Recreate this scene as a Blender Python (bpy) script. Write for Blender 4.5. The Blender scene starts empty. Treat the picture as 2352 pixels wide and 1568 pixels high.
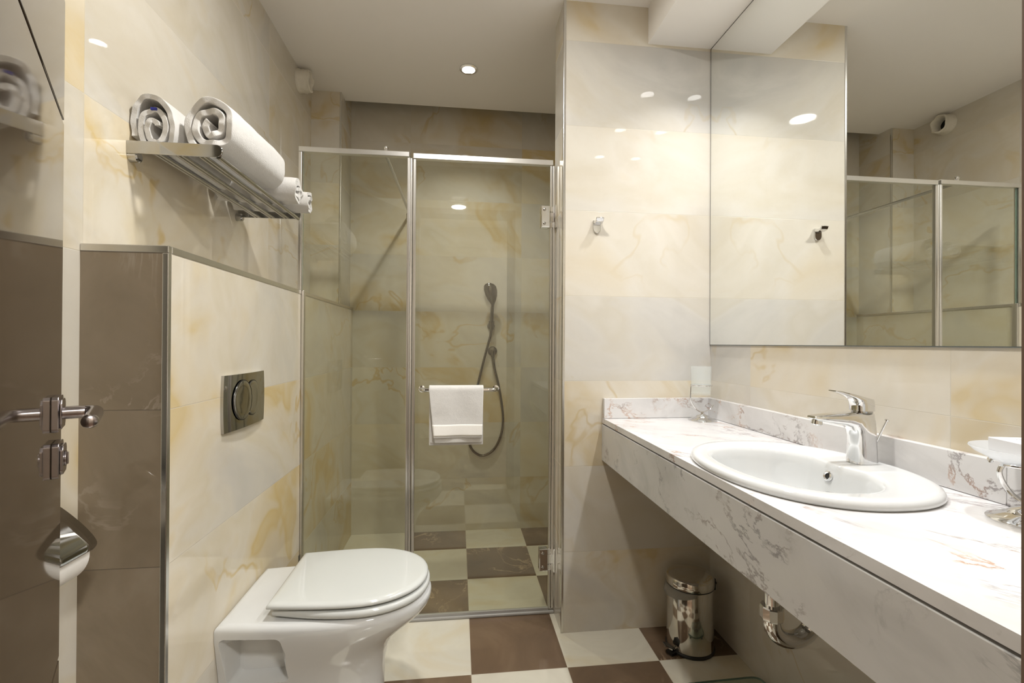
import bpy, bmesh, math, random
from mathutils import Vector, Matrix, noise as mnoise

sc = bpy.context.scene
COL = sc.collection
random.seed(4)

# ------------------------------------------------------------------ camera
F_PX, YAW, PITCH, ROLL, CAM_H = 1071.1, math.radians(6.60), math.radians(-0.234), math.radians(0.33), 1.1
fw = Vector((math.sin(YAW)*math.cos(PITCH), math.cos(YAW)*math.cos(PITCH), -math.sin(PITCH)))
rt = Vector((math.cos(YAW), -math.sin(YAW), 0)); up = rt.cross(fw)
r2 = rt*math.cos(ROLL) + up*math.sin(ROLL); u2 = -rt*math.sin(ROLL) + up*math.cos(ROLL)
cam = bpy.data.objects.new('camera', bpy.data.cameras.new('camera')); COL.objects.link(cam)
M = Matrix((r2, u2, -fw)).transposed().to_4x4(); M.translation = (0, 0, CAM_H)
cam.matrix_world = M
cam.data.sensor_width = 36; cam.data.lens = F_PX*36/2352; cam.data.clip_start = .02
sc.camera = cam

# ------------------------------------------------------------------ world, exposure
W = bpy.data.worlds.new('world'); sc.world = W; W.use_nodes = True
W.node_tree.nodes['Background'].inputs[0].default_value = (.9, .85, .8, 1)
W.node_tree.nodes['Background'].inputs[1].default_value = .15
vs = sc.view_settings
vs.view_transform = 'Standard'; vs.look = 'None'; vs.gamma = 1; vs.use_curve_mapping = False
vs.exposure = 0.0
cy = sc.cycles
cy.use_denoising = True
cy.max_bounces = 14; cy.diffuse_bounces = 7; cy.glossy_bounces = 7; cy.transparent_max_bounces = 24
cy.sample_clamp_indirect = 4.0; cy.blur_glossy = .6

# light powers (W) of the lamps built below
P_MAIN, P_SOFFIT, P_SHOWER, P_HALL_FILL = 19.5, 3.4, 4.8, 44.0
WARM = (1.0, .975, .925)
COOL = (.985, .985, 1.0)

# ------------------------------------------------------------------ measured planes (m)
XL, XB, YB, ZB = -.7675, -.6009, 1.0466, 1.2979      # left wall, ledge face, ledge end, ledge top
YP, XP, XR, YPB = 1.7429, .3956, .993, 1.9           # partition face / end / vanity wall / partition back
YG, YK, ZC, ZS, XS = 1.8834, 2.7576, 2.413, 2.271, .7301
ZM, ZCT, XCT = 1.0972, .8151, .553
YE = .27                                             # entrance wall, room side
TH, T0 = .3257, .3062                                # tile height and first course

# ------------------------------------------------------------------ node helper
class NT:
    def __init__(s, name):
        s.m = bpy.data.materials.new(name); s.m.use_nodes = True
        s.t = s.m.node_tree; s.t.nodes.clear()
        s.out = s.t.nodes.new('ShaderNodeOutputMaterial')
    def n(s, typ, ins=None, **kw):
        nd = s.t.nodes.new(typ)
        for k, v in kw.items(): setattr(nd, k, v)
        for k, v in (ins or {}).items(): s.set(nd.inputs[k], v)
        return nd
    def set(s, sock, v):
        if isinstance(v, bpy.types.NodeSocket): s.t.links.new(v, sock)
        else:
            if isinstance(v, (tuple, list)) and len(v) == 3 and sock.type == 'RGBA': v = (*v, 1)
            sock.default_value = v
    def math(s, op, a, b=0.0, c=None, clamp=False):
        nd = s.n('ShaderNodeMath', operation=op, use_clamp=clamp)
        s.set(nd.inputs[0], a); s.set(nd.inputs[1], b)
        if c is not None: s.set(nd.inputs[2], c)
        return nd.outputs[0]
    def vmath(s, op, a, b):
        nd = s.n('ShaderNodeVectorMath', operation=op); s.set(nd.inputs[0], a); s.set(nd.inputs[1], b)
        return nd.outputs[0]
    def mix(s, f, a, b, blend='MIX'):
        nd = s.n('ShaderNodeMix', data_type='RGBA', blend_type=blend)
        s.set(nd.inputs[0], f); s.set(nd.inputs[6], a); s.set(nd.inputs[7], b)
        return nd.outputs[2]
    def noise(s, vec, scale, detail=3, rough=.5, dist=0.0):
        nd = s.n('ShaderNodeTexNoise'); s.set(nd.inputs['Vector'], vec)
        nd.inputs['Scale'].default_value = scale; nd.inputs['Detail'].default_value = detail
        nd.inputs['Roughness'].default_value = rough; nd.inputs['Distortion'].default_value = dist
        return nd.outputs[0]
    def ramp(s, f, stops):
        nd = s.n('ShaderNodeValToRGB'); s.set(nd.inputs[0], f)
        el = nd.color_ramp.elements
        while len(el) < len(stops): el.new(.5)
        for e, (p, c) in zip(el, stops):
            e.position = p; e.color = (*c, 1) if len(c) == 3 else c
        return nd.outputs[0]
    def smooth(s, x, a, b):
        nd = s.n('ShaderNodeMapRange', interpolation_type='SMOOTHSTEP')
        s.set(nd.inputs[0], x); s.set(nd.inputs[1], a); s.set(nd.inputs[2], b)
        nd.inputs[3].default_value = 0; nd.inputs[4].default_value = 1
        return nd.outputs[0]
    def pos(s): return s.n('ShaderNodeNewGeometry').outputs['Position']
    def obj(s): return s.n('ShaderNodeTexCoord').outputs['Object']
    def mapping(s, vec, rot=(0,0,0), scale=(1,1,1), loc=(0,0,0), typ='POINT'):
        nd = s.n('ShaderNodeMapping', vector_type=typ); s.set(nd.inputs[0], vec)
        nd.inputs['Location'].default_value = loc; nd.inputs['Rotation'].default_value = rot; nd.inputs['Scale'].default_value = scale
        return nd.outputs[0]
    def bsdf(s, **kw):
        nd = s.n('ShaderNodeBsdfPrincipled')
        for k, v in kw.items(): s.set(nd.inputs[k.replace('_', ' ')], v)
        s.t.links.new(nd.outputs[0], s.out.inputs[0]); return nd

def simple(name, col, rough=.5, metal=0.0, spec=.5, coat=0.0, var=.0, vscale=30):
    t = NT(name)
    c = (*col, 1)
    if var:
        nz = t.noise(t.obj(), vscale, 3)
        c = t.mix(t.math('MULTIPLY', nz, 1.0), (*[v*(1-var) for v in col], 1), (*[min(1, v*(1+var)) for v in col], 1))
    t.bsdf(Base_Color=c, Roughness=rough, Metallic=metal, Specular_IOR_Level=spec, Coat_Weight=coat, Coat_Roughness=.03)
    return t.m

def tile_mat(name, ax, u0, w, kind, v0=T0, h=TH, axv='Z', rough=.012, seed=0.0, sat=.78):
    """glazed stone-look tiles on a u/v grid in metres, each tile its own cut of the stone"""
    t = NT(name)
    P = t.pos()
    sp = t.n('ShaderNodeSeparateXYZ', {0: P})
    u = t.math('DIVIDE', t.math('SUBTRACT', sp.outputs[ax], u0), w)
    v = t.math('DIVIDE', t.math('SUBTRACT', sp.outputs[axv], v0), h)
    iu, iv = t.math('FLOOR', u), t.math('FLOOR', v)
    fu, fv = t.math('SUBTRACT', u, iu), t.math('SUBTRACT', v, iv)
    du = t.math('MULTIPLY', t.math('MINIMUM', fu, t.math('SUBTRACT', 1.0, fu)), w)
    dv = t.math('MULTIPLY', t.math('MINIMUM', fv, t.math('SUBTRACT', 1.0, fv)), h)
    dmin = t.math('MINIMUM', du, dv)
    grout = t.math('SUBTRACT', 1.0, t.smooth(dmin, .0004, .0013))
    cid = t.n('ShaderNodeCombineXYZ', {0: iu, 1: iv, 2: seed})
    wn = t.n('ShaderNodeTexWhiteNoise', {0: cid.outputs[0]}, noise_dimensions='3D')
    rnd, rcol = wn.outputs[0], wn.outputs[1]
    co = t.vmath('ADD', P, t.vmath('MULTIPLY', rcol, (37., 53., 41.)))
    def cream():
        d = t.mapping(co, rot=(0, .45, .633), scale=(2.1, 1, .9), typ='TEXTURE')
        wn2 = t.n('ShaderNodeTexNoise', {'Vector': d, 'Scale': 1.5, 'Detail': 2.0}).outputs[1]
        dw = t.vmath('ADD', d, t.vmath('MULTIPLY', wn2, (1.0, 1.0, 1.0)))
        n1 = t.noise(dw, 1.35, 4, .55, .3)
        c = t.ramp(n1, [(.24, (.54, .525, .49)), (.34, (.61, .585, .54)), (.43, (.68, .645, .575)), (.47, (.66, .61, .51)), (.52, (.71, .665, .58)), (.575, (.69, .615, .48)), (.60, (.645, .535, .345)), (.635, (.675, .58, .41)), (.66, (.70, .64, .52)), (.72, (.64, .56, .42)), (.78, (.73, .69, .61))])
        n2 = t.noise(dw, 2.4, 6, .6, .5)
        c = t.mix(t.math('MULTIPLY', t.smooth(n2, .46, .70), .5), c, (.735, .705, .64))
        st = t.noise(t.vmath('ADD', t.mapping(co, rot=(0, .45, .633), scale=(4.5, 1, 1), typ='TEXTURE'), t.vmath('MULTIPLY', wn2, (.7, .7, .7))), 4.2, 5, .6, .2)
        c = t.mix(t.math('MULTIPLY', t.smooth(st, .50, .72), .38), c, (.60, .535, .425))
        c = t.mix(t.math('MULTIPLY', t.smooth(st, .48, .30), .35), c, (.755, .73, .68))
        n3 = t.noise(t.vmath('ADD', co, t.vmath('MULTIPLY', wn2, (.5, .5, .5))), 1.0, 5, .55, .5)
        v = t.math('SUBTRACT', 1.0, t.smooth(t.math('ABSOLUTE', t.math('SUBTRACT', n3, .52)), .0, .009))
        pm = t.smooth(t.noise(co, 1.6, 2), .44, .62)
        c = t.mix(t.math('MULTIPLY', t.math('MULTIPLY', v, pm), .6), c, (.58, .44, .22))
        fine = t.noise(co, 40, 3, .6)
        c = t.mix(t.math('MULTIPLY', t.math('SUBTRACT', fine, .5), .2), c, (.45, .41, .35))
        hs = t.n('ShaderNodeHueSaturation', {'Hue': .5, 'Saturation': t.math('ADD', sat, t.math('MULTIPLY', rnd, .38)), 'Value': t.math('ADD', .80, t.math('MULTIPLY', rnd, .09)), 'Color': c})
        return hs.outputs[0]
    def brown(base, dark, light, vein):
        n1 = t.noise(co, 2.6, 5, .6, 1.0)
        c = t.ramp(n1, [(.32, dark), (.55, base), (.72, light)])
        n3 = t.noise(co, 3.4, 6, .6, 1.1)
        v = t.math('SUBTRACT', 1.0, t.smooth(t.math('ABSOLUTE', t.math('SUBTRACT', n3, .5)), .0, .02))
        pm = t.smooth(t.noise(co, 3.2, 2), .48, .62)
        c = t.mix(t.math('MULTIPLY', t.math('MULTIPLY', v, pm), .6), c, vein)
        return t.mix(t.math('MULTIPLY', t.math('SUBTRACT', rnd, .5), .3), c, light)
    if kind == 'cream':
        c = cream(); g = (.50, .46, .38)
    elif kind == 'brown':
        c = brown((.275, .222, .158), (.215, .172, .118), (.325, .272, .205), (.39, .335, .27)); g = (.10, .08, .06)
    else:
        par = t.math('FLOORED_MODULO', t.math('ADD', iu, iv), 2.0)
        b = brown((.150, .100, .064), (.105, .070, .046), (.205, .142, .092), (.46, .33, .21))
        n1 = t.noise(co, 2.2, 4, .6, 1.2)
        w_ = t.ramp(n1, [(.3, (.56, .525, .44)), (.5, (.62, .59, .50)), (.68, (.59, .52, .38)), (.8, (.65, .61, .54))])
        c = t.mix(par, b, w_); g = (.42, .37, .29)
    c = t.mix(t.math('MULTIPLY', grout, .75), c, g)
    bmp = t.n('ShaderNodeBump', {'Strength': .25, 'Distance': .001, 'Height': t.math('SUBTRACT', 1.0, grout)})
    nz = t.noise(P, 9, 2)
    r = t.math('ADD', t.math('ADD', rough, t.math('MULTIPLY', grout, .5)), t.math('MULTIPLY', nz, .02))
    t.bsdf(Base_Color=c, Roughness=r, Specular_IOR_Level=.5, Normal=bmp.outputs[0])
    return t.m

def marble_mat(name, seed, base=(.64, .63, .625), v1=(.25, .225, .225), v2=(.44, .25, .15), lo=.44, amt=.9):
    t = NT(name); P = t.vmath('ADD', t.pos(), (seed, seed*1.7, seed*.6))
    d = t.mapping(P, rot=(0, .15, -.8), scale=(1.0, .45, .5), typ='TEXTURE')
    cl = t.noise(d, 2.2, 5, .6, 1.0)
    c = t.ramp(cl, [(.32, tuple(v*.86 for v in base)), (.5, base), (.75, tuple(min(1, v*1.05) for v in base))])
    st = t.noise(t.mapping(P, rot=(0, .2, -.75), scale=(.85, .14, .16), typ='TEXTURE'), 3.0, 4, .6, .5)
    c = t.mix(t.math('MULTIPLY', t.smooth(st, .52, .70), .30), c, (.56, .55, .55))
    dd = t.mapping(P, rot=(0, .12, -.95), scale=(.62, .24, .25), typ='TEXTURE')
    n3 = t.noise(dd, 1.6, 9, .66, .6)
    v = t.math('SUBTRACT', 1.0, t.smooth(t.math('ABSOLUTE', t.math('SUBTRACT', n3, .5)), .0, .022))
    pm = t.smooth(t.noise(P, 5.0, 4, .65, .6), lo, lo+.17)
    k = t.math('MULTIPLY', t.math('MULTIPLY', v, pm), amt)
    vc = t.mix(t.smooth(t.noise(P, 4.5, 2), .46, .58), v1, v2)
    c = t.mix(k, c, vc)
    sp = t.noise(P, 26, 3, .6)
    c = t.mix(t.math('MULTIPLY', t.smooth(sp, .70, .77), .45), c, (.25, .23, .22))
    t.bsdf(Base_Color=c, Roughness=.10, Specular_IOR_Level=.5)
    return t.m

def glass_mat(name, tint, strength=1.0, rough=0.0):
    t = NT(name)
    bf = t.n('ShaderNodeNewGeometry').outputs['Backfacing']
    fr = t.n('ShaderNodeFresnel', {'IOR': t.math('SUBTRACT', 1.5, t.math('MULTIPLY', bf, 1.5-1/1.5))})
    tr = t.n('ShaderNodeBsdfTransparent', {0: (*tint, 1)})
    gl = t.n('ShaderNodeBsdfGlossy', {'Color': (1, 1, 1, 1), 'Roughness': rough})
    mx = t.n('ShaderNodeMixShader', {0: t.math('MULTIPLY', fr.outputs[0], strength), 1: tr.outputs[0], 2: gl.outputs[0]})
    t.t.links.new(mx.outputs[0], t.out.inputs[0])
    return t.m

def frosted_mat(name, col, tr=.55):
    t = NT(name)
    a = t.n('ShaderNodeBsdfTransparent', {0: (.97, .98, .98, 1)})
    b = t.n('ShaderNodeBsdfTranslucent', {0: (*col, 1)})
    d = t.n('ShaderNodeBsdfPrincipled', {'Base Color': (*col, 1), 'Roughness': .12})
    m1 = t.n('ShaderNodeMixShader', {0: .5, 1: b.outputs[0], 2: d.outputs[0]})
    m2 = t.n('ShaderNodeMixShader', {0: 1-tr, 1: a.outputs[0], 2: m1.outputs[0]})
    t.t.links.new(m2.outputs[0], t.out.inputs[0]); return t.m

def emit_mat(name, col, s):
    t = NT(name); e = t.n('ShaderNodeEmission', {0: (*col, 1), 1: s}); t.t.links.new(e.outputs[0], t.out.inputs[0]); return t.m

def terry_mat(name, col):
    t = NT(name); P = t.obj()
    n1 = t.noise(P, 420, 3, .7); n2 = t.noise(P, 60, 3, .6)
    h = t.math('ADD', t.math('MULTIPLY', n1, .7), t.math('MULTIPLY', n2, .5))
    b = t.n('ShaderNodeBump', {'Strength': .55, 'Distance': .003, 'Height': h})
    c = t.mix(n2, tuple(v*.93 for v in col), tuple(min(1, v*1.04) for v in col))
    t.bsdf(Base_Color=c, Roughness=.95, Specular_IOR_Level=.1, Normal=b.outputs[0], Sheen_Weight=.3)
    return t.m

MT = {}
MT['cream_left'] = tile_mat('cream_tile_left', 'Y', 1.053, .938, 'cream', seed=1.0, sat=1.02)
MT['cream_ledge'] = tile_mat('cream_tile_ledge', 'Y', .30, 1.62, 'cream', seed=2.0, sat=.98)
MT['cream_part'] = tile_mat('cream_tile_partition', 'X', .36, .652, 'cream', seed=3.0)
MT['cream_back'] = tile_mat('cream_tile_back', 'X', -.2794, .652, 'cream', seed=4.0, sat=.95)
MT['cream_right'] = tile_mat('cream_tile_right', 'Y', 1.4895, .652, 'cream', seed=5.0)
MT['cream_side'] = tile_mat('cream_tile_side', 'Y', 1.74, .652, 'cream', seed=6.0, sat=.8)
MT['brown_end'] = tile_mat('brown_tile_end', 'X', -.95, .652, 'brown', seed=7.0)
MT['floor'] = tile_mat('floor_tile', 'X', .0508, TH, 'check', v0=1.5565, h=TH, axv='Y', rough=.09, seed=8.0)
MT['floor_shower'] = tile_mat('shower_floor_tile', 'X', .0508, TH, 'check', v0=2.1873-2*TH, h=TH, axv='Y', rough=.12, seed=9.0)
MT['plaster'] = simple('white_plaster', (.83, .805, .77), .55, spec=.25, var=.015, vscale=6)
MT['marble'] = marble_mat('white_marble', 3.3)
MT['marble2'] = marble_mat('grey_white_marble', 8.1, (.56, .555, .545), (.20, .195, .20), (.26, .22, .20), .41, .75)
MT['ceramic'] = simple('white_ceramic', (.60, .61, .608), .07, coat=.4)
MT['seat'] = simple('white_seat_plastic', (.54, .555, .54), .08, coat=.3)
MT['chrome'] = simple('polished_chrome', (.78, .78, .78), .045, 1.0)
MT['chrome_dark'] = simple('dark_chrome', (.47, .47, .465), .06, 1.0)
MT['chrome_shower'] = simple('smoky_chrome', (.20, .195, .19), .08, 1.0)
MT['steel'] = simple('polished_steel', (.60, .575, .53), .07, 1.0)
MT['alu'] = simple('satin_aluminium', (.70, .69, .67), .28, 1.0)
MT['trimm'] = simple('polished_trim', (.66, .65, .62), .24, 1.0)
MT['nickel'] = simple('bronzed_nickel', (.38, .35, .36), .20, 1.0)
MT['mirror'] = simple('mirror_silver', (.93, .945, .93), 0.0, 1.0)
MT['mirror_edge'] = simple('mirror_edge', (.10, .11, .105), .25)
MT['glass'] = glass_mat('shower_glass', (.90, .905, .845))
MT['glass_edge'] = simple('green_glass_edge', (.16, .24, .21), .08)
MT['clear'] = glass_mat('clear_glass', (.86, .92, .90))
MT['frost'] = frosted_mat('frosted_glass', (.90, .92, .91), .80)
MT['dish'] = frosted_mat('milky_glass_dish', (.74, .75, .76), .32)
MT['terry'] = terry_mat('white_terry', (.66, .65, .635))
MT['hem'] = simple('woven_hem', (.85, .835, .80), .9, spec=.1, var=.04, vscale=200)
MT['paper'] = simple('tissue_paper', (.86, .845, .82), .95, spec=.1, var=.04, vscale=90)
MT['card'] = simple('white_card', (.70, .70, .71), .4)
MT['ink'] = simple('grey_ink', (.30, .30, .32), .6)
MT['black'] = simple('black_plastic', (.012, .012, .012), .35)
MT['dark'] = simple('painted_hole_shade', (.02, .018, .016), .9)  # near-black colour standing in for the shade inside holes
MT['blue'] = simple('blue_tag', (.02, .03, .30), .6)
MT['sleeve'] = simple('cream_plastic_sleeve', (.66, .62, .53), .55, var=.12, vscale=40)
MT['liner'] = frosted_mat('grey_bin_liner', (.55, .53, .49), .35)
MT['seal'] = simple('grey_silicone', (.34, .33, .31), .4)
MT['bulb'] = emit_mat('lamp_lens', (1.0, .97, .93), 9.0)
MT['hallwall'] = simple('hall_paint', (.62, .56, .47), .6)
MT['hallfloor'] = simple('hall_carpet', (.20, .13, .09), .9, var=.2, vscale=80)
def door_wood():
    t = NT('glossy_brown_door'); P = t.obj()
    n1 = t.noise(t.mapping(P, scale=(2, 2, 18)), 6, 4, .6, .3)
    c = t.mix(n1, (.045, .031, .019), (.062, .044, .029))
    t.bsdf(Base_Color=c, Roughness=.05, Specular_IOR_Level=.55)
    return t.m
MT['door'] = door_wood()
MT['jamb'] = simple('brown_door_frame', (.17, .115, .085), .35)
MT['groove'] = simple('door_groove', (.02, .014, .008), .7)

# ------------------------------------------------------------------ mesh helpers
def link(name, bm, mat, parent=None, smooth=True, auto=35, bevel=0.0, bseg=2, subsurf=0):
    bmesh.ops.recalc_face_normals(bm, faces=bm.faces)
    me = bpy.data.meshes.new(name)
    if smooth:
        for f in bm.faces: f.smooth = True
        for e in bm.edges:
            if len(e.link_faces) == 2 and e.calc_face_angle(0) > math.radians(auto): e.smooth = False
    bm.to_mesh(me); bm.free()
    for m in (mat if isinstance(mat, (list, tuple)) else [mat]): me.materials.append(MT[m])
    o = bpy.data.objects.new(name, me); COL.objects.link(o)
    if parent is not None: o.parent = parent; o.matrix_parent_inverse = parent.matrix_world.inverted()
    if bevel:
        b = o.modifiers.new('b', 'BEVEL'); b.width = bevel; b.segments = bseg; b.limit_method = 'ANGLE'; b.angle_limit = math.radians(40); b.harden_normals = False
    if subsurf:
        s = o.modifiers.new('s', 'SUBSURF'); s.levels = s.render_levels = subsurf
    return o
def tag(o, label, cat=None, group=None, kind=None):
    o['label'] = label
    if cat: o['category'] = cat
    if group: o['group'] = group
    if kind: o['kind'] = kind
    return o
def empty(name, loc, label, cat, group=None, kind=None):
    o = bpy.data.objects.new(name, None); COL.objects.link(o); o.location = loc
    o.empty_display_size = .05
    o.matrix_world = Matrix.Translation(loc)
    return tag(o, label, cat, group, kind)
def struct(name, bm, mat, label=None, **kw):
    o = link(name, bm, mat, smooth=False, **kw); o['kind'] = 'structure'
    if label: o['label'] = label
    return o
def B(): return bmesh.new()
def box(bm, lo, hi, mi=0):
    x0, y0, z0 = lo; x1, y1, z1 = hi
    v = [bm.verts.new(p) for p in ((x0,y0,z0),(x1,y0,z0),(x1,y1,z0),(x0,y1,z0),(x0,y0,z1),(x1,y0,z1),(x1,y1,z1),(x0,y1,z1))]
    fs = [(0,3,2,1),(4,5,6,7),(0,1,5,4),(2,3,7,6),(1,2,6,5),(3,0,4,7)]   # bottom top front(-y) back right(+x) left
    out = []
    for f in fs:
        q = bm.faces.new([v[i] for i in f]); q.material_index = mi; out.append(q)
    return out
def quad(bm, pts, mi=0):
    f = bm.faces.new([bm.verts.new(p) for p in pts]); f.material_index = mi; return f
def loft(bm, rings, caps=True, close=False):
    R = [[bm.verts.new(p) for p in r] for r in rings]
    n = len(R[0])
    pairs = list(zip(R[:-1], R[1:])) + ([(R[-1], R[0])] if close else [])
    for a, b in pairs:
        for i in range(n):
            j = (i+1) % n
            bm.faces.new((a[i], a[j], b[j], b[i]))
    if caps and not close:
        bm.faces.new(R[0][::-1]); bm.faces.new(R[-1])
    return R
def lathe(bm, prof, c=(0,0,0), axis=(0,0,1), n=32, caps=True):
    ax = Vector(axis).normalized(); c = Vector(c)
    a = ax.orthogonal().normalized(); b = ax.cross(a)
    rings = [[c + ax*z + (a*math.cos(2*math.pi*i/n) + b*math.sin(2*math.pi*i/n))*max(r, 1e-5) for i in range(n)] for r, z in prof]
    return loft(bm, rings, caps)
def catmull(pts, k=8, closed=False):
    P = [Vector(p) for p in pts]; out = []
    n = len(P); rng = range(n if closed else n-1)
    for i in rng:
        if closed: p0, p1, p2, p3 = P[i-1], P[i], P[(i+1) % n], P[(i+2) % n]
        else: p0, p1, p2, p3 = P[max(i-1,0)], P[i], P[i+1], P[min(i+2,n-1)]
        for s in range(k):
            t = s/k
            out.append(.5*((2*p1) + (-p0+p2)*t + (2*p0-5*p1+4*p2-p3)*t*t + (-p0+3*p1-3*p2+p3)*t**3))
    if not closed: out.append(P[-1])
    return out
def tube(bm, pts, r, n=14, closed=False, ry=None):
    P = [Vector(p) for p in pts]; N = len(P)
    rs = r if isinstance(r, (list, tuple)) else [r]*N
    tg = []
    for i in range(N):
        a = P[i-1] if (i > 0 or closed) else P[i]; b = P[(i+1) % N] if (i < N-1 or closed) else P[i]
        tg.append((b-a).normalized())
    u = tg[0].orthogonal().normalized(); rings = []
    for i in range(N):
        if i: u = (u - tg[i]*u.dot(tg[i])); u = u.normalized() if u.length > 1e-6 else tg[i].orthogonal().normalized()
        w = tg[i].cross(u)
        rings.append([P[i] + u*math.cos(2*math.pi*k/n)*rs[i] + w*math.sin(2*math.pi*k/n)*(ry or rs[i]) for k in range(n)])
    return loft(bm, rings, not closed, closed)
def cyl(bm, a, b, r, n=24):
    a, b = Vector(a), Vector(b); return lathe(bm, [(r, 0), (r, (b-a).length)], a, b-a, n)
def inset(out, d):
    cx_ = (max(p[0] for p in out)+min(p[0] for p in out))/2; cy_ = (max(p[1] for p in out)+min(p[1] for p in out))/2
    hx = (max(p[0] for p in out)-min(p[0] for p in out))/2; hy = (max(p[1] for p in out)-min(p[1] for p in out))/2
    return [(cx_+(x-cx_)*(1-d/hx), cy_+(y-cy_)*(1-d/hy)) for x, y in out]
def slab(bm, out, z0, z1, r, k=4, top=1.0, bot=1.0):
    """plate with rounded rim: outline in x,y"""
    rings = []
    for i in range(k+1):
        a = math.pi/2*i/k; rings.append([(x, y, z0 + r*bot*(1-math.sin(a))) for x, y in inset(out, r*(1-math.cos(a)) )] if bot else [(x, y, z0) for x, y in out])
    rings = rings[::1]
    rr = []
    for i in range(k+1):
        a = math.pi/2*i/k
        rr.append([(x, y, z0 + r*(1-math.sin(a))) for x, y in inset(out, r*(1-math.cos(a)))])
    rr = rr[::-1]     # from bottom (inset) to side
    rr = [[(x, y, z0 + r*(1-math.cos(math.pi/2*i/k))) for x, y in inset(out, r*(1-math.sin(math.pi/2*i/k)))] for i in range(k+1)]
    rt_ = [[(x, y, z1 - r*(1-math.sin(math.pi/2*i/k))) for x, y in inset(out, r*(1-math.cos(math.pi/2*i/k)))] for i in range(k+1)]
    return loft(bm, rr + rt_)

# ================================================================== SETTING
bm = B(); quad(bm, [(-1.0, YE-.14, 0), (1.1, YE-.14, 0), (1.1, YG, 0), (-1.0, YG, 0)]); struct('floor', bm, 'floor', 'checkerboard of cream and brown stone tiles')
bm = B(); quad(bm, [(-1.0, YG, 0), (1.1, YG, 0), (1.1, YK, 0), (-1.0, YK, 0)]); struct('floor_shower', bm, 'floor_shower', 'checkerboard shower floor behind the glass')
bm = B(); box(bm, (XL-.1, YE-.14, 0), (XL, YK+.1, 2.65)); struct('wall_left', bm, 'cream_left', 'glossy cream tiled wall behind the towel rack')
bm = B(); box(bm, (XL-.1, YK, 0), (1.1, YK+.1, 2.65)); struct('wall_back', bm, 'cream_back', 'tiled wall at the back of the shower')
bm = B(); box(bm, (XR, YE-.14, 0), (XR+.1, YK+.1, 2.65)); struct('wall_right', bm, 'cream_right', 'tiled wall behind the mirror and vanity')
# partition: front face and its narrow shower-side end
bm = B(); fs = box(bm, (XP, YP, 0), (XR, YPB, 2.5))
for f in fs:
    f.material_index = 1 if abs(f.normal.x) > .5 else 0
bmesh.ops.recalc_face_normals(bm, faces=bm.faces)
for f in bm.faces: f.material_index = 1 if abs(f.normal.x) > .5 else 0
struct('wall_partition', bm, ['cream_part', 'cream_side'], 'tiled partition wall between shower and vanity')
# ledge (boxed-in cistern)
bm = B(); box(bm, (XL, YB, 0), (XB, YK, ZB)); bmesh.ops.recalc_face_normals(bm, faces=bm.faces)
for f in bm.faces: f.material_index = 1 if f.normal.y < -.5 else 0
struct('wall_ledge', bm, ['cream_ledge', 'brown_end'], 'boxed-out half wall behind the toilet with brown tiled end')
bm = B(); box(bm, (XL, 2.5296, ZB), (-.6157, YK, 2.5)); bmesh.ops.recalc_face_normals(bm, faces=bm.faces)
for f in bm.faces: f.material_index = 1 if abs(f.normal.x) > .5 else 0
struct('wall_column', bm, ['cream_back', 'cream_side'], 'narrow tiled column in the shower corner')
# ceiling: stops short of the shower's back wall, dropped soffit over the vanity
bm = B(); box(bm, (XL, YE-.14, ZC), (XR, 2.616, ZC+.06)); struct('ceiling', bm, 'plaster', 'white plaster ceiling')
bm = B(); box(bm, (XL-.1, YE-.14, 2.62), (XR+.1, YK+.1, 2.66)); struct('ceiling_upper', bm, 'plaster')
bm = B(); box(bm, (XS, YE, ZS), (XR, YP, ZC)); struct('ceiling_soffit', bm, 'plaster', 'white dropped soffit above the mirror')
# entrance wall with the doorway the picture is taken from
DJL, DJR, DH = -.288, .379, 2.06
bm = B(); box(bm, (XL, YE-.14, 0), (DJL-.03, YE, 2.5)); box(bm, (DJR+.04, YE-.14, 0), (XR, YE, 2.5)); box(bm, (DJL-.03, YE-.14, DH+.04), (DJR+.04, YE, 2.5))
struct('wall_entrance', bm, 'cream_part')
bm = B(); box(bm, (DJR, YE-.15, 0), (DJR+.045, YE+.004, DH+.04)); box(bm, (DJL-.045, YE-.15, 0), (DJL, YE+.004, DH+.04)); box(bm, (DJL, YE-.15, DH), (DJR, YE+.004, DH+.04))
struct('trim_1', bm, 'jamb', 'brown door frame at the right edge of the picture')
# hall behind the camera
bm = B(); quad(bm, [(-1.2, -1.7, 0), (1.2, -1.7, 0), (1.2, YE-.14, 0), (-1.2, YE-.14, 0)]); struct('floor_hall', bm, 'hallfloor')
bm = B(); quad(bm, [(-1.2, -1.7, 0), (-1.2, -1.7, 2.45), (1.2, -1.7, 2.45), (1.2, -1.7, 0)])
quad(bm, [(-1.2, -1.7, 0), (-1.2, YE-.14, 0), (-1.2, YE-.14, 2.45), (-1.2, -1.7, 2.45)]); quad(bm, [(1.2, -1.7, 0), (1.2, -1.7, 2.45), (1.2, YE-.14, 2.45), (1.2, YE-.14, 0)])
quad(bm, [(-1.2, YE-.141, 0), (XL, YE-.141, 0), (XL, YE-.141, 2.45), (-1.2, YE-.141, 2.45)])
struct('wall_hall', bm, 'hallwall')
bm = B(); quad(bm, [(-1.2, -1.7, 2.45), (-1.2, YE-.14, 2.45), (1.2, YE-.14, 2.45), (1.2, -1.7, 2.45)]); struct('ceiling_hall', bm, 'plaster')
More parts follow.
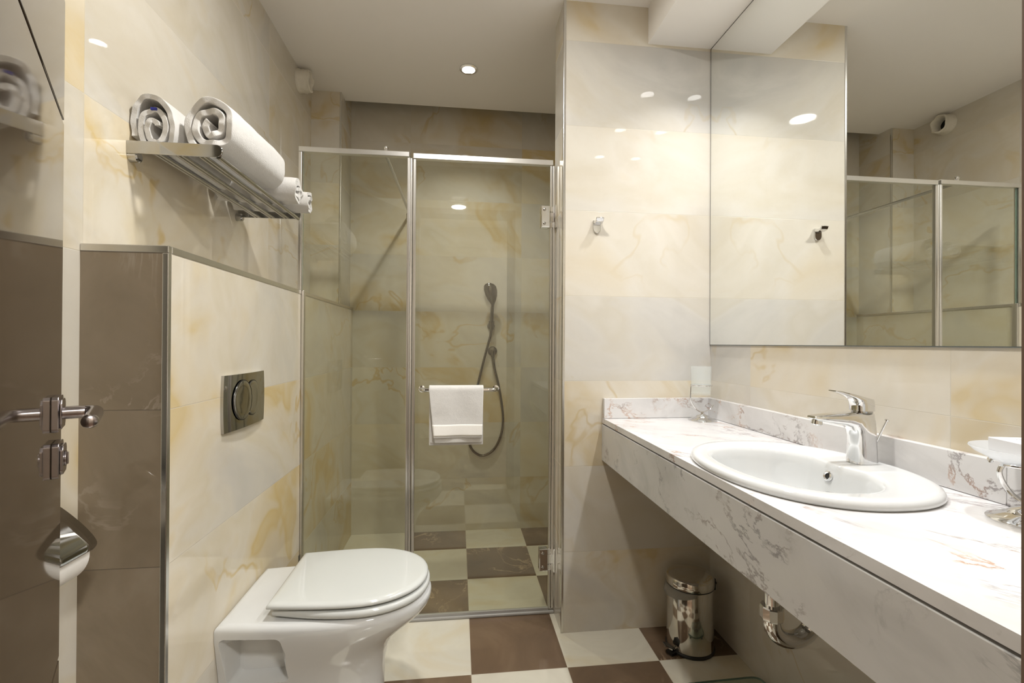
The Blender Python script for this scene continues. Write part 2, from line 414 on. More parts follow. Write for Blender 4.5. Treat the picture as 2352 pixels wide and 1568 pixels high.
# metal edge trims
def trim(n, lo, hi, label):
    bm = B(); box(bm, lo, hi); o = struct('trim_%d' % n, bm, 'trimm', label, bevel=.0015)
trim(2, (XP-.0015, YP-.0015, 0), (XP+.0085, YP+.012, ZC), 'polished metal corner strip on the partition edge')
trim(3, (XL, YB-.0015, ZB-.0135), (XB+.0015, YB+.011, ZB+.0015), 'polished strip along the top of the brown tiled end')
trim(4, (XB-.011, YB+.012, ZB-.0135), (XB+.0015, YK, ZB+.0015), 'polished strip along the top edge of the half wall')
trim(5, (XB-.0105, YB-.0015, 0), (XB+.0015, YB+.0105, ZB-.014), 'polished vertical strip on the corner of the half wall')
trim(6, (-.6235, 2.5281, ZB+.002), (-.6145, 2.538, ZC), 'thin corner strip on the shower column')
bm = B(); box(bm, (-.60, YG-.012, 0), (XP, YG+.014, .012)); o = struct('trim_7', bm, 'seal', 'grey threshold strip under the shower glass', bevel=.004)

# ================================================================== LAMPS
def downlight(name, x, y, z, r, power, label, group=None, spread=180, col=WARM):
    root = empty(name, (x, y, z), label, 'ceiling light', group)
    bm = B(); lathe(bm, [(r+.0, -.001), (r+.014, -.001), (r+.013, -.005), (r+.001, -.007), (r, -.003)], (x, y, z), n=40, caps=False); link('trim_ring', bm, 'chrome', root)
    bm = B(); lathe(bm, [(r*.98, -.0012), (r*.98, -.0022)], (x, y, z), n=40); link('lens', bm, 'bulb', root)
    L = bpy.data.lights.new(name+'_lamp', 'AREA'); L.shape = 'DISK'; L.size = 2*r*.95; L.energy = power; L.color = col; L.spread = math.radians(spread)
    lo = bpy.data.objects.new('lamp', L); COL.objects.link(lo); lo.parent = root; lo.location = (0, 0, -.004)
    return root
downlight('ceiling_downlight', 0.0, 1.0, ZC, .068, P_MAIN, 'round ceiling light over the middle of the room, seen only as reflections')
downlight('ceiling_downlight', .042, 2.237, ZC, .030, P_SHOWER, 'small round downlight in the ceiling above the shower', spread=120)
for i, (y, w) in enumerate(((1.397, 'farthest from the door'), (1.03, 'in the middle'), (.66, 'nearest the door'))):
    downlight('soffit_downlight', .872, y, ZS, .030, P_SOFFIT, 'small downlight in the soffit above the mirror, ' + w, 'downlights in the soffit', spread=115, col=COOL)
bm = B(); lathe(bm, [(.16, 0), (.16, -.03), (.14, -.045)], (.62, -.75, 2.45), n=40); o = link('hall_fill_light', bm, 'bulb'); tag(o, 'unseen fill lamp added in the hall outside the doorway', 'ceiling light')  # added out of view to fill the room with light through the doorway
L = bpy.data.lights.new('hall_fill_lamp', 'AREA'); L.shape = 'DISK'; L.size = .28; L.energy = P_HALL_FILL; L.color = WARM
lo = bpy.data.objects.new('lamp', L); COL.objects.link(lo); lo.parent = o; lo.location = (.62, -.75, 2.40)

# ================================================================== DOOR (glossy brown leaf standing open on the left)
d_, n_ = Vector((-.525, .851, 0)), Vector((.851, .525, 0))
E0 = Vector((-.634, .83, 0))                     # free edge, visible face
LEN = .655
root = empty('door_1', E0 - d_*LEN, 'glossy dark brown door standing open at the left edge', None, kind='structure')
DM = Matrix((d_, n_, Vector((0,0,1)))).transposed().to_4x4(); DM.translation = E0 - d_*LEN
def dlink(name, bm, mat, parent=root, **kw):
    bm.transform(DM); return link(name, bm, mat, parent, **kw)
bm = B(); grooves = [.5905, 1.4525, 1.650]
zz = [.008] + grooves + [2.04]
for a, b in zip(zz[:-1], zz[1:]): box(bm, (0, -.04, a+.003), (LEN, 0, b-.003))
leaf = dlink('door_leaf', bm, 'door', smooth=False, bevel=.0012)
bm = B(); box(bm, (.002, -.038, .02), (LEN-.002, -.006, 2.035)); dlink('groove_core', bm, 'groove', smooth=False)
hx = LEN - .090                                   # rosette centre from the hinge
hx = (Vector((-.5885, .756, 0)) - (E0 - d_*LEN)).dot(d_)
def octa(x, z, h, y0, y1, c=.010):
    pts = [(x-h+c, z-h), (x+h-c, z-h), (x+h, z-h+c), (x+h, z+h-c), (x+h-c, z+h), (x-h+c, z+h), (x-h, z+h-c), (x-h, z-h+c)]
    return [[(a, y, b) for a, b in pts] for y in (y0, y1)]
hz = .9935
hp = empty('handle', (0,0,0), 'bronzed lever handle with square plate', None); hp.parent = root; hp.matrix_parent_inverse = root.matrix_world.inverted()
bm = B(); r_ = octa(hx, hz, .0255, 0, .0085, .004); loft(bm, r_); r_ = octa(hx, hz, .021, .0085, .0115, .006); loft(bm, r_); dlink('rosette', bm, 'nickel', hp, smooth=False, bevel=.001)
bm = B(); path = catmull([(hx, .010, hz), (hx, .030, hz), (hx, .037, hz), (hx-.005, .0445, hz), (hx-.017, .0475, hz), (hx-.055, .0475, hz-.001), (hx-.105, .047, hz-.002)], 6)
tube(bm, path + [path[-1] + Vector((-.004, 0, 0)), path[-1] + Vector((-.006, 0, 0))], [.0095]*len(path) + [.0080, .0045], 16); dlink('lever', bm, 'nickel', hp)
lz = .9255
lk = empty('lock', (0,0,0), 'square lock plate under the handle', None); lk.parent = root; lk.matrix_parent_inverse = root.matrix_world.inverted()
bm = B(); loft(bm, octa(hx+.006, lz, .0255, 0, .0085, .004)); loft(bm, octa(hx+.006, lz, .021, .0085, .0125, .006)); dlink('rosette', bm, 'nickel', lk, smooth=False, bevel=.001)
bm = B(); v = Vector((hx+.006, .0125, lz)); cyl(bm, v, v+Vector((0, .002, 0)), .011); box(bm, (hx+.0045, .0145, lz-.009), (hx+.0075, .0165, lz+.009)); dlink('turn', bm, 'nickel', lk, bevel=.0005)

# ================================================================== SHOWER SCREEN (fixed part)
def pane(name, lo, hi, parent):
    bm = B(); box(bm, lo, hi); bmesh.ops.recalc_face_normals(bm, faces=bm.faces)
    for f in bm.faces: f.material_index = 0 if abs(f.normal.y) > .5 else 1
    return link(name, bm, ['glass', 'glass_edge'], parent, smooth=False)
scr = empty('shower_screen', (-.4, YG, 0), 'fixed clear glass shower panel with aluminium frame next to the toilet', 'shower screen')
pane('glass_panel', (-.598, YG-.003, .016), (-.190, YG+.003, 1.838), scr)
bm = B(); box(bm, (-.6135, YG-.011, 1.8345), (-.1955, YG+.011, 1.8545)); link('top_rail', bm, 'alu', scr, smooth=False, bevel=.0015)
bm = B(); box(bm, (-.6135, YG-.011, ZB+.0016), (-.6015, YG+.011, 1.8340)); box(bm, (-.5993, YG-.011, .016), (-.5905, YG+.011, ZB+.0016)); link('wall_profile', bm, 'alu', scr, smooth=False, bevel=.0015)
bm = B(); box(bm, (-.2035, YG-.010, .016), (-.1925, YG+.010, 1.832)); cyl(bm, (-.1885, YG, .016), (-.1885, YG, 1.832), .0075); link('post', bm, 'alu', scr, bevel=.002)
bm = B(); lathe(bm, [(.0085, 0), (.0085, .003), (.006, .004), (.0085, .008), (.0095, .013), (.007, .019), (.002, .0205)], (-.287, YG, 1.855), n=20); link('knob', bm, 'chrome', scr)
bm = B(); cyl(bm, (-.287, YG+.01, 1.845), (-.283, YK, 1.845), .0075); lathe(bm, [(.018, 0), (.018, -.006), (.009, -.012)], (-.283, YK, 1.845), (0,1,0)); link('stay_rod', bm, 'chrome_dark', scr)
bm = B(); box(bm, (-.607, YG-.02, .24), (-.5985, YG-.0112, .285)); link('clip', bm, 'chrome_dark', scr, smooth=False, bevel=.001)

# hinged shower door
sd = empty('shower_door', (.39, YG, 0), 'hinged clear glass shower door with towel bar and chrome hinges', 'shower door')
pane('glass_panel', (-.176, YG-.003, .022), (.384, YG+.003, 1.838), sd)
bm = B(); box(bm, (-.1805, YG-.011, 1.829), (.3825, YG+.011, 1.8505)); link('top_rail', bm, 'alu', sd, smooth=False, bevel=.0015)
bm = B(); box(bm, (-.1800, YG-.009, .022), (-.1690, YG+.009, 1.8285)); box(bm, (.372, YG-.009, .022), (.3795, YG+.009, 1.8285)); box(bm, (.3815, YG-.008, .022), (.3925, YG+.008, 1.8285)); link('edge_seal', bm, 'alu', sd, smooth=False, bevel=.002)
bm = B(); box(bm, (-.168, YG-.006, .012), (.3715, YG+.006, .0225)); link('bottom_seal', bm, 'seal', sd, smooth=False)
for zc in (1.617, .222):
    bm = B(); box(bm, (.333, YG-.017, zc-.044), (.368, YG-.0035, zc+.044)); box(bm, (.333, YG+.0035, zc-.044), (.368, YG+.017, zc+.044))
    box(bm, (.3675, YG-.0125, zc-.043), (.3815, YG+.0125, zc-.021)); box(bm, (.3675, YG-.0125, zc+.021), (.3815, YG+.0125, zc+.043))
    h = link('hinge', bm, 'chrome', sd, smooth=False, bevel=.002)
    bm = B(); box(bm, (.3675, YG-.010, zc-.0195), (.386, YG+.010, zc+.0195)); box(bm, (.3862, YG-.030, zc-.046), (.3955, YG+.014, zc+.046)); link('wall_plate', bm, 'chrome', h, smooth=False, bevel=.002)
    for s in (-1, 1):
        bm = B(); lathe(bm, [(.006, 0), (.006, .002), (.003, .0035)], (.3465, YG-.017, zc+s*.028), (0,-1,0), n=16); link('screw', bm, 'chrome_dark', h)
BZ, BY = .918, YG-.052
bm = B(); pts = catmull([(-.1405, YG-.003, BZ), (-.1405, YG-.025, BZ), (-.134, YG-.044, BZ), (-.118, BY, BZ), (-.05, BY, BZ), (.06, BY, BZ), (.130, BY, BZ), (.146, YG-.044, BZ), (.1525, YG-.025, BZ), (.1525, YG-.003, BZ)], 6)
tube(bm, pts, .0085, 16)
for x in (-.1405, .1525): lathe(bm, [(.0135, 0), (.0135, .005), (.009, .007)], (x, YG-.003, BZ), (0,-1,0), n=20)
link('towel_bar', bm, 'chrome', sd)

# hand towel folded over the bar
def hand_towel():
    root = empty('hand_towel', (0, BY, BZ), 'folded white hand towel hanging over the shower door bar', 'towel')
    def sheet(prof_off, zf, zb, x0, x1, taper, thick, name, mat, seed):
        bm = B(); rad = .0085 + prof_off; path = []
        nv = 26
        for i in range(nv): path.append((BY - rad, zf + (BZ-zf)*i/(nv-1)))
        for k in range(1, 9): a = math.pi*k/9; path.append((BY - rad*math.cos(a), BZ + rad*math.sin(a)))
        for i in range(nv): path.append((BY + rad, BZ - (BZ-zb)*i/(nv-1)))
        grid = []; nu = 28
        for (y, z) in path:
            row = []
            dn = (BZ - z)/.21; dn = max(0, dn)
            front = y < BY
            for j in range(nu+1):
                s = j/nu
                xx = x0 + (x1-x0)*s
                if front: xx += dn*taper*(1-s) - dn*.006*s
                wob = mnoise.noise(Vector((s*3+seed, dn*2.2, seed)))*.006*min(1, dn*2)
                if front: wob += -.004*math.sin(s*math.pi*2+1)*min(1, dn) - .004*dn
                row.append(bm.verts.new((xx, y + (wob if front else -wob*.3), z)))
            grid.append(row)
        for a, b in zip(grid[:-1], grid[1:]):
            for j in range(nu): bm.faces.new((a[j], a[j+1], b[j+1], b[j]))
        o = link(name, bm, mat, root)
        s = o.modifiers.new('t', 'SOLIDIFY'); s.thickness = thick; s.offset = 0
        b = o.modifiers.new('b', 'BEVEL'); b.width = thick*.35; b.segments = 3; b.limit_method = 'ANGLE'; b.angle_limit = math.radians(60)
        return o
    sheet(.006, .735, .700, -.110, .100, .022, .0075, 'outer_fold', 'terry', .3)
    sheet(.0, .715, .712, -.106, .097, .020, .005, 'inner_fold', 'terry', 2.3)
    # woven border band, slightly proud of the pile
    bm = B(); rows = []
    for i in range(8):
        z = .742 + .044*i/7; dn = (BZ-z)/.21; row = []
        for j in range(29):
            s = j/28; xx = -.110 + .21*s + dn*.022*(1-s) - dn*.006*s
            wob = mnoise.noise(Vector((s*3+.3, dn*2.2, .3)))*.006*min(1, dn*2) - .004*math.sin(s*math.pi*2+1)*min(1, dn) - .004*dn
            row.append(bm.verts.new((xx, BY - .0145 + wob - .0046, z)))
        rows.append(row)
    for a, b in zip(rows[:-1], rows[1:]):
        for j in range(28): bm.faces.new((a[j], a[j+1], b[j+1], b[j]))
    o = link('border', bm, 'hem', root); s = o.modifiers.new('t', 'SOLIDIFY'); s.thickness = .0014; s.offset = 0
hand_towel()

# ================================================================== SHOWER FITTINGS
hs = empty('hand_shower', (.194, YK, 1.18), 'chrome hand shower with a hose hanging on the back wall', 'hand shower')
bm = B()
rings = []
for t_, hw_, hd_ in ((1.322, .010, .010), (1.333, .014, .012), (1.35, .0245, .0145), (1.375, .034, .017), (1.405, .0385, .018), (1.428, .035, .016), (1.44, .024, .012), (1.445, .009, .006)):
    c = Vector((.198 - (t_-1.322)*.17, YK-.060-(t_-1.322)*.25, t_))
    rings.append([(c.x + hw_*math.cos(2*math.pi*k/28), c.y + hd_*math.sin(2*math.pi*k/28), c.z + .3*hd_*math.sin(2*math.pi*k/28)) for k in range(28)])
loft(bm, rings); link('head', bm, 'chrome_shower', hs)
bm = B(); tube(bm, catmull([(.1935, YK-.036, 1.175), (.1935, YK-.040, 1.22), (.1955, YK-.050, 1.28), (.198, YK-.060, 1.326)], 6), [.0095]*6+[.0105]*6+[.0100]*7, 18); link('grip', bm, 'chrome_shower', hs)
bm = B(); hose = catmull([(.1935, YK-.036, 1.176), (.186, YK-.034, 1.135), (.166, YK-.026, 1.06), (.123, YK-.018, .885), (.088, YK-.016, .715), (.068, YK-.015, .560), (.084, YK-.015, .480), (.146, YK-.015, .440), (.215, YK-.015, .478), (.257, YK-.016, .570), (.265, YK-.018, .685), (.240, YK-.028, .845), (.212, YK-.040, .96), (.2025, YK-.043, 1.035)], 10)
tube(bm, hose, .0072, 12); link('hose', bm, 'chrome_shower', hs)
br = empty('shower_bracket', (.1935, YK, 1.20), 'small chrome wall bracket holding the hand shower', 'shower bracket')
bm = B(); lathe(bm, [(.022, 0), (.022, -.006), (.014, -.010), (.012, -.028)], (.1935, YK, 1.202), (0,1,0)); link('wall_rose', bm, 'chrome_shower', br)
bm = B(); lathe(bm, [(.0106, -.024), (.0155, -.024), (.0165, .024), (.0112, .024)], (.1938, YK-.0385, 1.206), (0, -.12, 1), n=24, caps=False); link('cradle', bm, 'chrome_shower', br)
ho = empty('hose_outlet', (.2026, YK, 1.054), 'round chrome water outlet feeding the shower hose', 'wall outlet')
bm = B(); lathe(bm, [(.0275, 0), (.0275, -.008), (.024, -.012), (.012, -.014)], (.2026, YK, 1.054), (0,1,0), n=32); link('wall_rose', bm, 'chrome_shower', ho)
bm = B(); cyl(bm, (.2026, YK-.012, 1.054), (.2026, YK-.050, 1.054), .0115); lathe(bm, [(.0108, 0), (.0108, -.036), (.0085, -.040)], (.2026, YK-.043, 1.058), (0,0,1)); link('elbow', bm, 'chrome_shower', ho)

# ventilation sleeve sticking out of the left wall
vt = empty('vent_sleeve', (XL, 2.335, 2.352), 'crumpled cream ventilation duct end poking through the wall below the ceiling', 'vent')
def ring_noise(r, x, k, amp, n=40):
    return [(x + mnoise.noise(Vector((math.cos(2*math.pi*i/n)*1.4+k, math.sin(2*math.pi*i/n)*1.4, k)))*amp,
             2.335 + (r + mnoise.noise(Vector((math.cos(2*math.pi*i/n)*2, math.sin(2*math.pi*i/n)*2, k+3)))*amp*.6)*math.cos(2*math.pi*i/n),
             2.352 + (r + mnoise.noise(Vector((math.cos(2*math.pi*i/n)*2, math.sin(2*math.pi*i/n)*2, k+3)))*amp*.6)*math.sin(2*math.pi*i/n)) for i in range(n)]
bm = B(); loft(bm, [ring_noise(.054, XL, 1, .002), ring_noise(.053, XL+.012, 2, .006), ring_noise(.050, XL+.018, 3, .006), ring_noise(.052, XL+.032, 4, .006), ring_noise(.048, XL+.040, 5, .008), ring_noise(.050, XL+.055, 6, .010), ring_noise(.043, XL+.058, 6, .010), ring_noise(.036, XL+.045, 7, .008), ring_noise(.034, XL+.02, 8, .004), ring_noise(.033, XL+.001, 8, .002)], caps=False)
link('duct', bm, 'sleeve', vt, auto=60)
bm = B(); lathe(bm, [(.036, .0015), (.036, .0035)], (XL, 2.335, 2.352), (1,0,0)); link('opening_shade', bm, 'dark', vt)  # dark disc on the wall, painted shade for the duct's inside

# ================================================================== TOWEL RACK AND TOWELS
rk = empty('towel_rack', (XL, 1.45, 1.55), 'chrome wall rack of thin rods with flat end brackets', 'towel rack')
RX = -.5575
def bracket(y0, y1):
    bm = B(); z0, z1 = 1.5365, 1.5665; zc = (z0+z1)/2; r = (z1-z0)/2
    out = [(XL, z0), (RX-r, z0)] + [(RX-r + r*math.sin(a), zc - r*math.cos(a)) for a in [math.pi*k/10 for k in range(1, 10)]] + [(RX-r, z1), (XL, z1)]
    loft(bm, [[(x, y, z) for x, z in out] for y in (y0, y1)])
    return bm
for y0 in (1.1755, 1.731): link('bracket', bracket(y0, y0+.004), 'chrome_dark', rk, bevel=.001)
for y0 in (1.19, 1.72):
    bm = B(); lathe(bm, [(.013, 0), (.013, .018), (.010, .021)], (XL, y0, 1.533), (1,0,0), n=20); link('wall_mount', bm, 'chrome_dark', rk)
for x in (-.7035, -.655, -.606):
    for dx in (-.0055, .0055):
        bm = B(); cyl(bm, (x+dx, 1.1785, 1.5405), (x+dx, 1.732, 1.5405), .0046, 12); link('rod', bm, 'chrome_dark', rk)
bm = B(); cyl(bm, (RX-.010, 1.1785, 1.5390), (RX-.010, 1.732, 1.5390), .0062, 16); link('front_rail', bm, 'chrome_dark', rk)
ZR = 1.5452 + .0002                                # top of the rods

def roll(name, label, a, b, R, turns, thick, shape, seed, group, asp=(1, 1), ntheta=34, start=.6, tail=True):
    """rolled towel: a spiral sheet swept from a to b; shape(angle) scales the cross-section"""
    a, b = Vector(a), Vector(b); ax = (b-a).normalized(); upv = Vector((0,0,1)); sd_ = ax.cross(upv).normalized()
    if sd_.dot(Vector((1, -.01, 0))) < 0: sd_ = -sd_
    bm = B(); N = int(turns*ntheta); nl = 16; L = (b-a).length; grid = []
    r0 = R*.16; rows = []
    for i in range(N+1):
        th = start + 2*math.pi*turns*i/N; f = i/N
        r = r0 + (R-thick*.5-r0)*f**.9
        mixf = min(1, f*1.25)
        s = 1 + (shape(th) - 1)*mixf
        r *= s
        cr = 1 + .20*mnoise.noise(Vector((math.cos(th)*1.6, math.sin(th)*1.6, f*4+seed)))*(1.28-f)
        px_, pz_ = asp[0]*r*cr*math.cos(th), asp[1]*r*cr*math.sin(th)
        rows.append((px_, pz_, f))
    for (px_, pz_, f) in rows:
        row = []
        for j in range(nl+1):
            t = j/nl
            endj = mnoise.noise(Vector((px_*40+seed, pz_*40, 1.0 if t < .5 else 9.0)))*.011
            tt = t*L + (endj*(1-2*t) if (j == 0 or j == nl) else 0)
            sq = 1 - .05*(abs(2*t-1)**6) + .02*mnoise.noise(Vector((t*4, px_*20, seed)))
            w2 = .0015*mnoise.noise(Vector((t*9+seed, px_*30, pz_*30)))
            p = a + ax*tt + sd_*(px_*sq + w2) + upv*(pz_*sq + w2)
            row.append(bm.verts.new(p))
        grid.append(row)
    for r1, r2_ in zip(grid[:-1], grid[1:]):
        for j in range(nl): bm.faces.new((r1[j], r1[j+1], r2_[j+1], r2_[j]))
    zmin = min(v.co.z for v in bm.verts) - thick*.5
    bmesh.ops.translate(bm, verts=bm.verts, vec=(0, 0, ZR - zmin))
    o = link(name, bm, 'terry')
    s = o.modifiers.new('t', 'SOLIDIFY'); s.thickness = thick; s.offset = 0
    bv = o.modifiers.new('b', 'BEVEL'); bv.width = thick*.42; bv.segments = 3; bv.limit_method = 'ANGLE'; bv.angle_limit = math.radians(60)
    ss = o.modifiers.new('s', 'SUBSURF'); ss.levels = ss.render_levels = 1
    return tag(o, label, 'towel', group)
def shp_l(th):
    # upright drop: peak to the upper left, flat base
    c, s = math.cos(th), math.sin(th)
    v = 1 + .24*max(0, math.cos(th - 2.25))**3
    if s < -.2: v *= min(1, .90/abs(s) if abs(s) > .9 else 1)
    return v
def shp_r(th):
    s = math.sin(th); v = 1.0 + .05*math.cos(2*th-.6)
    if s < -.2: v *= min(1, .92/abs(s) if abs(s) > .92 else 1)
    return v
TG = 'rolled towels on the wall rack'
t1 = roll('rolled_towel', 'rolled white towel against the wall with a blue tag inside', (-.7115, 1.185, 1.612), (-.7115, 1.47, 1.612), .0575, 2.45, .0115, shp_l, 1.3, TG, (.93, 1.42))
bm = B(); box(bm, (-.7215, 1.1835, 1.6440), (-.708, 1.21, 1.6505)); link('care_tag', bm, 'blue', t1, smooth=False, bevel=.001)
roll('rolled_towel', 'thick rolled white towel at the front of the rack, nearest the camera', (-.592, 1.193, 1.612), (-.580, 1.50, 1.612), .0680, 2.35, .0155, shp_r, 5.1, TG, (.98, 1.22), start=2.2)
roll('rolled_towel', 'small rolled white towel lying crosswise just behind the thick roll', (-.515, 1.575, 1.59), (-.752, 1.565, 1.59), .050, 2.3, .011, shp_r, 7.7, TG, start=.3)
roll('rolled_towel', 'small rolled white towel lying crosswise at the far end of the rack', (-.512, 1.680, 1.585), (-.752, 1.675, 1.585), .043, 2.2, .010, shp_r, 9.4, TG, start=1.3)

# ================================================================== TOILET
def dshape(xb, xf, hb, hm, yc, n=14):
    """D outline: straight back at xb, widest at the middle, round front at xf"""
    xm = xb + (xf-xb)*.50
    pts = []
    for i in range(n): t = i/n; pts.append((xb + (xm-xb)*t, yc - (hb + (hm-hb)*math.sin(t*math.pi/2))))
    m = 30
    for i in range(m+1):
        a = -math.pi/2 + math.pi*i/m
        ca, sa = math.cos(a), math.sin(a)
        e = 2/2.15
        pts.append((xm + (xf-xm)*abs(ca)**e, yc + hm*math.copysign(abs(sa)**e, sa)))
    for i in range(1, n+1): t = 1-i/n; pts.append((xb + (xm-xb)*t, yc + (hb + (hm-hb)*math.sin(t*math.pi/2))))
    for i in range(1, 6): pts.append((xb, yc + hb - 2*hb*i/6))
    return pts
TY = 1.398
tl = empty('toilet', (XB, TY, 0), 'white ceramic back-to-wall toilet with closed lid', 'toilet')
def make_pan():
    bm = B(); rings = []
    # z, back half width, mid half width, front x
    prof = [(0.0, .118, .108, -.205), (.02, .116, .106, -.208), (.10, .118, .106, -.208), (.18, .124, .112, -.206), (.225, .130, .122, -.198), (.26, .137, .135, -.180), (.29, .143, .148, -.150), (.315, .148, .158, -.118), (.335, .152, .166, -.094), (.352, .155, .171, -.080), (.366, .1555, .1735, -.0745)]
    for z, hb, hm, xf in prof: rings.append([(x, y, z) for x, y in dshape(XB+.001, xf, hb, hm, TY)])
    base = dshape(XB+.001, -.0735, .156, .174, TY)
    for k in range(0, 6):
        a = math.pi/2*k/5; r = .016
        rings.append([(max(x, XB+.001), y, .374 + r*math.sin(a)) for x, y in inset(base, r*(1-math.cos(a)))])
    loft(bm, rings)
    return bm
pan = link('pan', make_pan(), 'ceramic', tl, auto=50)
# recess for the fixing bolt in the side of the pan
def rrect(x0, x1, z0, z1, slant, r, y, n=6):
    o = []
    for cx_, cz_, a0 in ((x1-r, z1-r, 0), (x0+r, z1-r, 90), (x0+r, z0+r, 180), (x1-r, z0+r, 270)):
        for k in range(n+1):
            a = math.radians(a0 + 90*k/n); z = cz_ + r*math.sin(a); x = cx_ + r*math.cos(a)
            o.append((x + (slant*(z1-z)/(z1-z0) if x > (x0+x1)/2 else 0), y, z))
    return o
bm = B(); loft(bm, [rrect(-.590, -.440, .205, .356, .030, .014, TY-.30), rrect(-.590, -.440, .205, .356, .030, .014, TY-.155), rrect(-.582, -.452, .213, .344, .026, .014, TY-.135), rrect(-.572, -.470, .225, .325, .02, .014, TY-.075)])
cut = link('cutter', bm, 'ceramic')
bo = pan.modifiers.new('x', 'BOOLEAN'); bo.operation = 'DIFFERENCE'; bo.object = cut; bo.solver = 'EXACT'
bpy.context.view_layer.update()
dg = bpy.context.evaluated_depsgraph_get()
me2 = bpy.data.meshes.new_from_object(pan.evaluated_get(dg)); pan.modifiers.clear(); pan.data = me2
bpy.data.objects.remove(cut)
bmx = bmesh.new(); bmx.from_mesh(me2)
for f in bmx.faces: f.smooth = True
for e in bmx.edges: e.smooth = not (len(e.link_faces) == 2 and e.calc_face_angle(0) > math.radians(40))
bmx.to_mesh(me2); bmx.free()
bm = B(); slab(bm, dshape(-.470, -.078, .137, .170, TY), .3945, .4140, .0085); link('seat', bm, 'seat', tl, auto=60)
bm = B(); o_ = dshape(-.480, -.0835, .150, .166, TY)
rings = []
for i in range(5): a = math.pi/2*i/4; rings.append([(x, y, .4205+.004*(1-math.cos(a))) for x, y in inset(o_, .004*(1-math.sin(a)))])
for i in range(6): a = math.pi/2*i/5; rings.append([(x, y, .4265+.009*math.sin(a)) for x, y in inset(o_, .016*(1-math.cos(a)))])
rings.append([(x, y, .4365) for x, y in inset(o_, .05)]); rings.append([(x, y, .4373) for x, y in inset(o_, .12)])
loft(bm, rings); link('lid', bm, 'seat', tl, auto=60)
for s in (-1, 1):
    bm = B(); lathe(bm, [(.013, 0), (.013, .022), (.011, .0255)], (-.470, TY+s*.085, .390)); link('seat_hinge', bm, 'chrome', tl)

# flush plate
fp = empty('flush_plate', (XB, 1.392, .937), 'curved chrome dual flush plate on the wall above the toilet', 'flush plate')
FY0, FY1, FZ0, FZ1 = 1.266, 1.519, .8635, 1.0125
bm = B(); rows = []
ny, nz_ = 28, 16
def fx(y, z):
    s = (y-FY0)/(FY1-FY0)*2-1; return XB + .0145 - .007*s*s
for j in range(nz_+1):
    z = FZ0 + (FZ1-FZ0)*j/nz_; q = (z-FZ0)/(FZ1-FZ0)*2-1
    rows.append([bm.verts.new((fx(FY0+(FY1-FY0)*i/ny, z), (FY0+FY1)/2 + ((FY0+(FY1-FY0)*i/ny)-(FY0+FY1)/2)*(1-.035*(q*q)), z)) for i in range(ny+1)])
for a, b in zip(rows[:-1], rows[1:]):
    for i in range(ny): bm.faces.new((a[i], a[i+1], b[i+1], b[i]))
ring_ = [rows[0][i] for i in range(ny+1)] + [rows[j][ny] for j in range(1, nz_+1)] + [rows[nz_][i] for i in range(ny-1, -1, -1)] + [rows[j][0] for j in range(nz_-1, 0, -1)]
back = [bm.verts.new((XB, v.co.y, v.co.z)) for v in ring_]
for i in range(len(ring_)): j = (i+1) % len(ring_); bm.faces.new((ring_[i], ring_[j], back[j], back[i]))
link('plate', bm, 'chrome_dark', fp, auto=40)
def button(yc, rz, ry, h, cutleft=None):
    bm = B(); rings = []; n = 64; zc = .941
    for k, (sc_, dx) in enumerate(((1.055, .0005), (1.0, .0005), (1.0, .0018), (.965, .0026), (.7, .0010), (.4, .0004), (.05, .0))):
        ring = []
        for i in range(n):
            a = 2*math.pi*i/n; y = yc + ry*sc_*math.cos(a); z = zc + rz*sc_*math.sin(a)
            if cutleft is not None:
                lim = cutleft[0] + cutleft[1]*math.sqrt(max(0, 1-((z-zc)/cutleft[2])**2)) + .003
                y = max(y, lim)
            ring.append((fx(y, z) + dx + h, y, z))
        rings.append(ring)
    loft(bm, rings)
    bm.faces.ensure_lookup_table()
    for f in list(bm.faces)[:n]: f.material_index = 1  # black band around the button, painted for the shade in its gap
    return bm
link('flush_button', button(1.357, .0525, .0495, .0015), ['chrome_dark', 'black'], fp)
link('flush_button', button(1.420, .0480, .0460, .0008, (1.357, .0495, .0525)), ['chrome_dark', 'black'], fp)

# ================================================================== TOILET ROLL
RX_, RY_, RZ_ = -.7085, .882, .7165
hd = empty('toilet_roll_holder', (XL, RY_, .75), 'dark chrome roll holder with curved cover on the wall beside the door', 'toilet roll holder')
bm = B(); prof = catmull([(-.742, .8145, 0), (-.716, .802, 0), (-.686, .777, 0), (-.664, .754, 0), (-.6525, .737, 0), (-.6515, .725, 0)], 5)
rows = []
for i, p in enumerate(prof):
    t = i/(len(prof)-1); hwid = .050 - .010*max(0, 1-t*5)**2 - .010*max(0, (t-.85)/.15)**2
    rows.append([bm.verts.new((p.x, RY_ + hwid*q_, p.y)) for q_ in (-1, -.5, 0, .5, 1)])
for a, b in zip(rows[:-1], rows[1:]):
    for i in range(4): bm.faces.new((a[i], a[i+1], b[i+1], b[i]))
o = link('cover', bm, 'chrome_dark', hd); m_ = o.modifiers.new('t', 'SOLIDIFY'); m_.thickness = .0015; m_.offset = 0
bm = B(); box(bm, (XL, RY_-.025, .762), (XL+.006, RY_+.025, .812)); box(bm, (XL+.004, RY_-.018, .786), (-.736, RY_+.018, .799)); link('wall_plate', bm, 'chrome_dark', hd, smooth=False, bevel=.002)
bm = B(); tube(bm, catmull([(-.742, RY_-.030, .792), (-.742, RY_-.050, .790), (-.728, RY_-.0535, .76), (RX_, RY_-.0535, .722), (RX_, RY_-.0505, RZ_+.001), (RX_, RY_, RZ_), (RX_, RY_+.052, RZ_)], 5), .0035, 10); link('arm', bm, 'chrome_dark', hd)
tr_ = empty('toilet_roll', (RX_, RY_, RZ_), 'white toilet paper roll under the curved chrome cover', 'toilet roll')
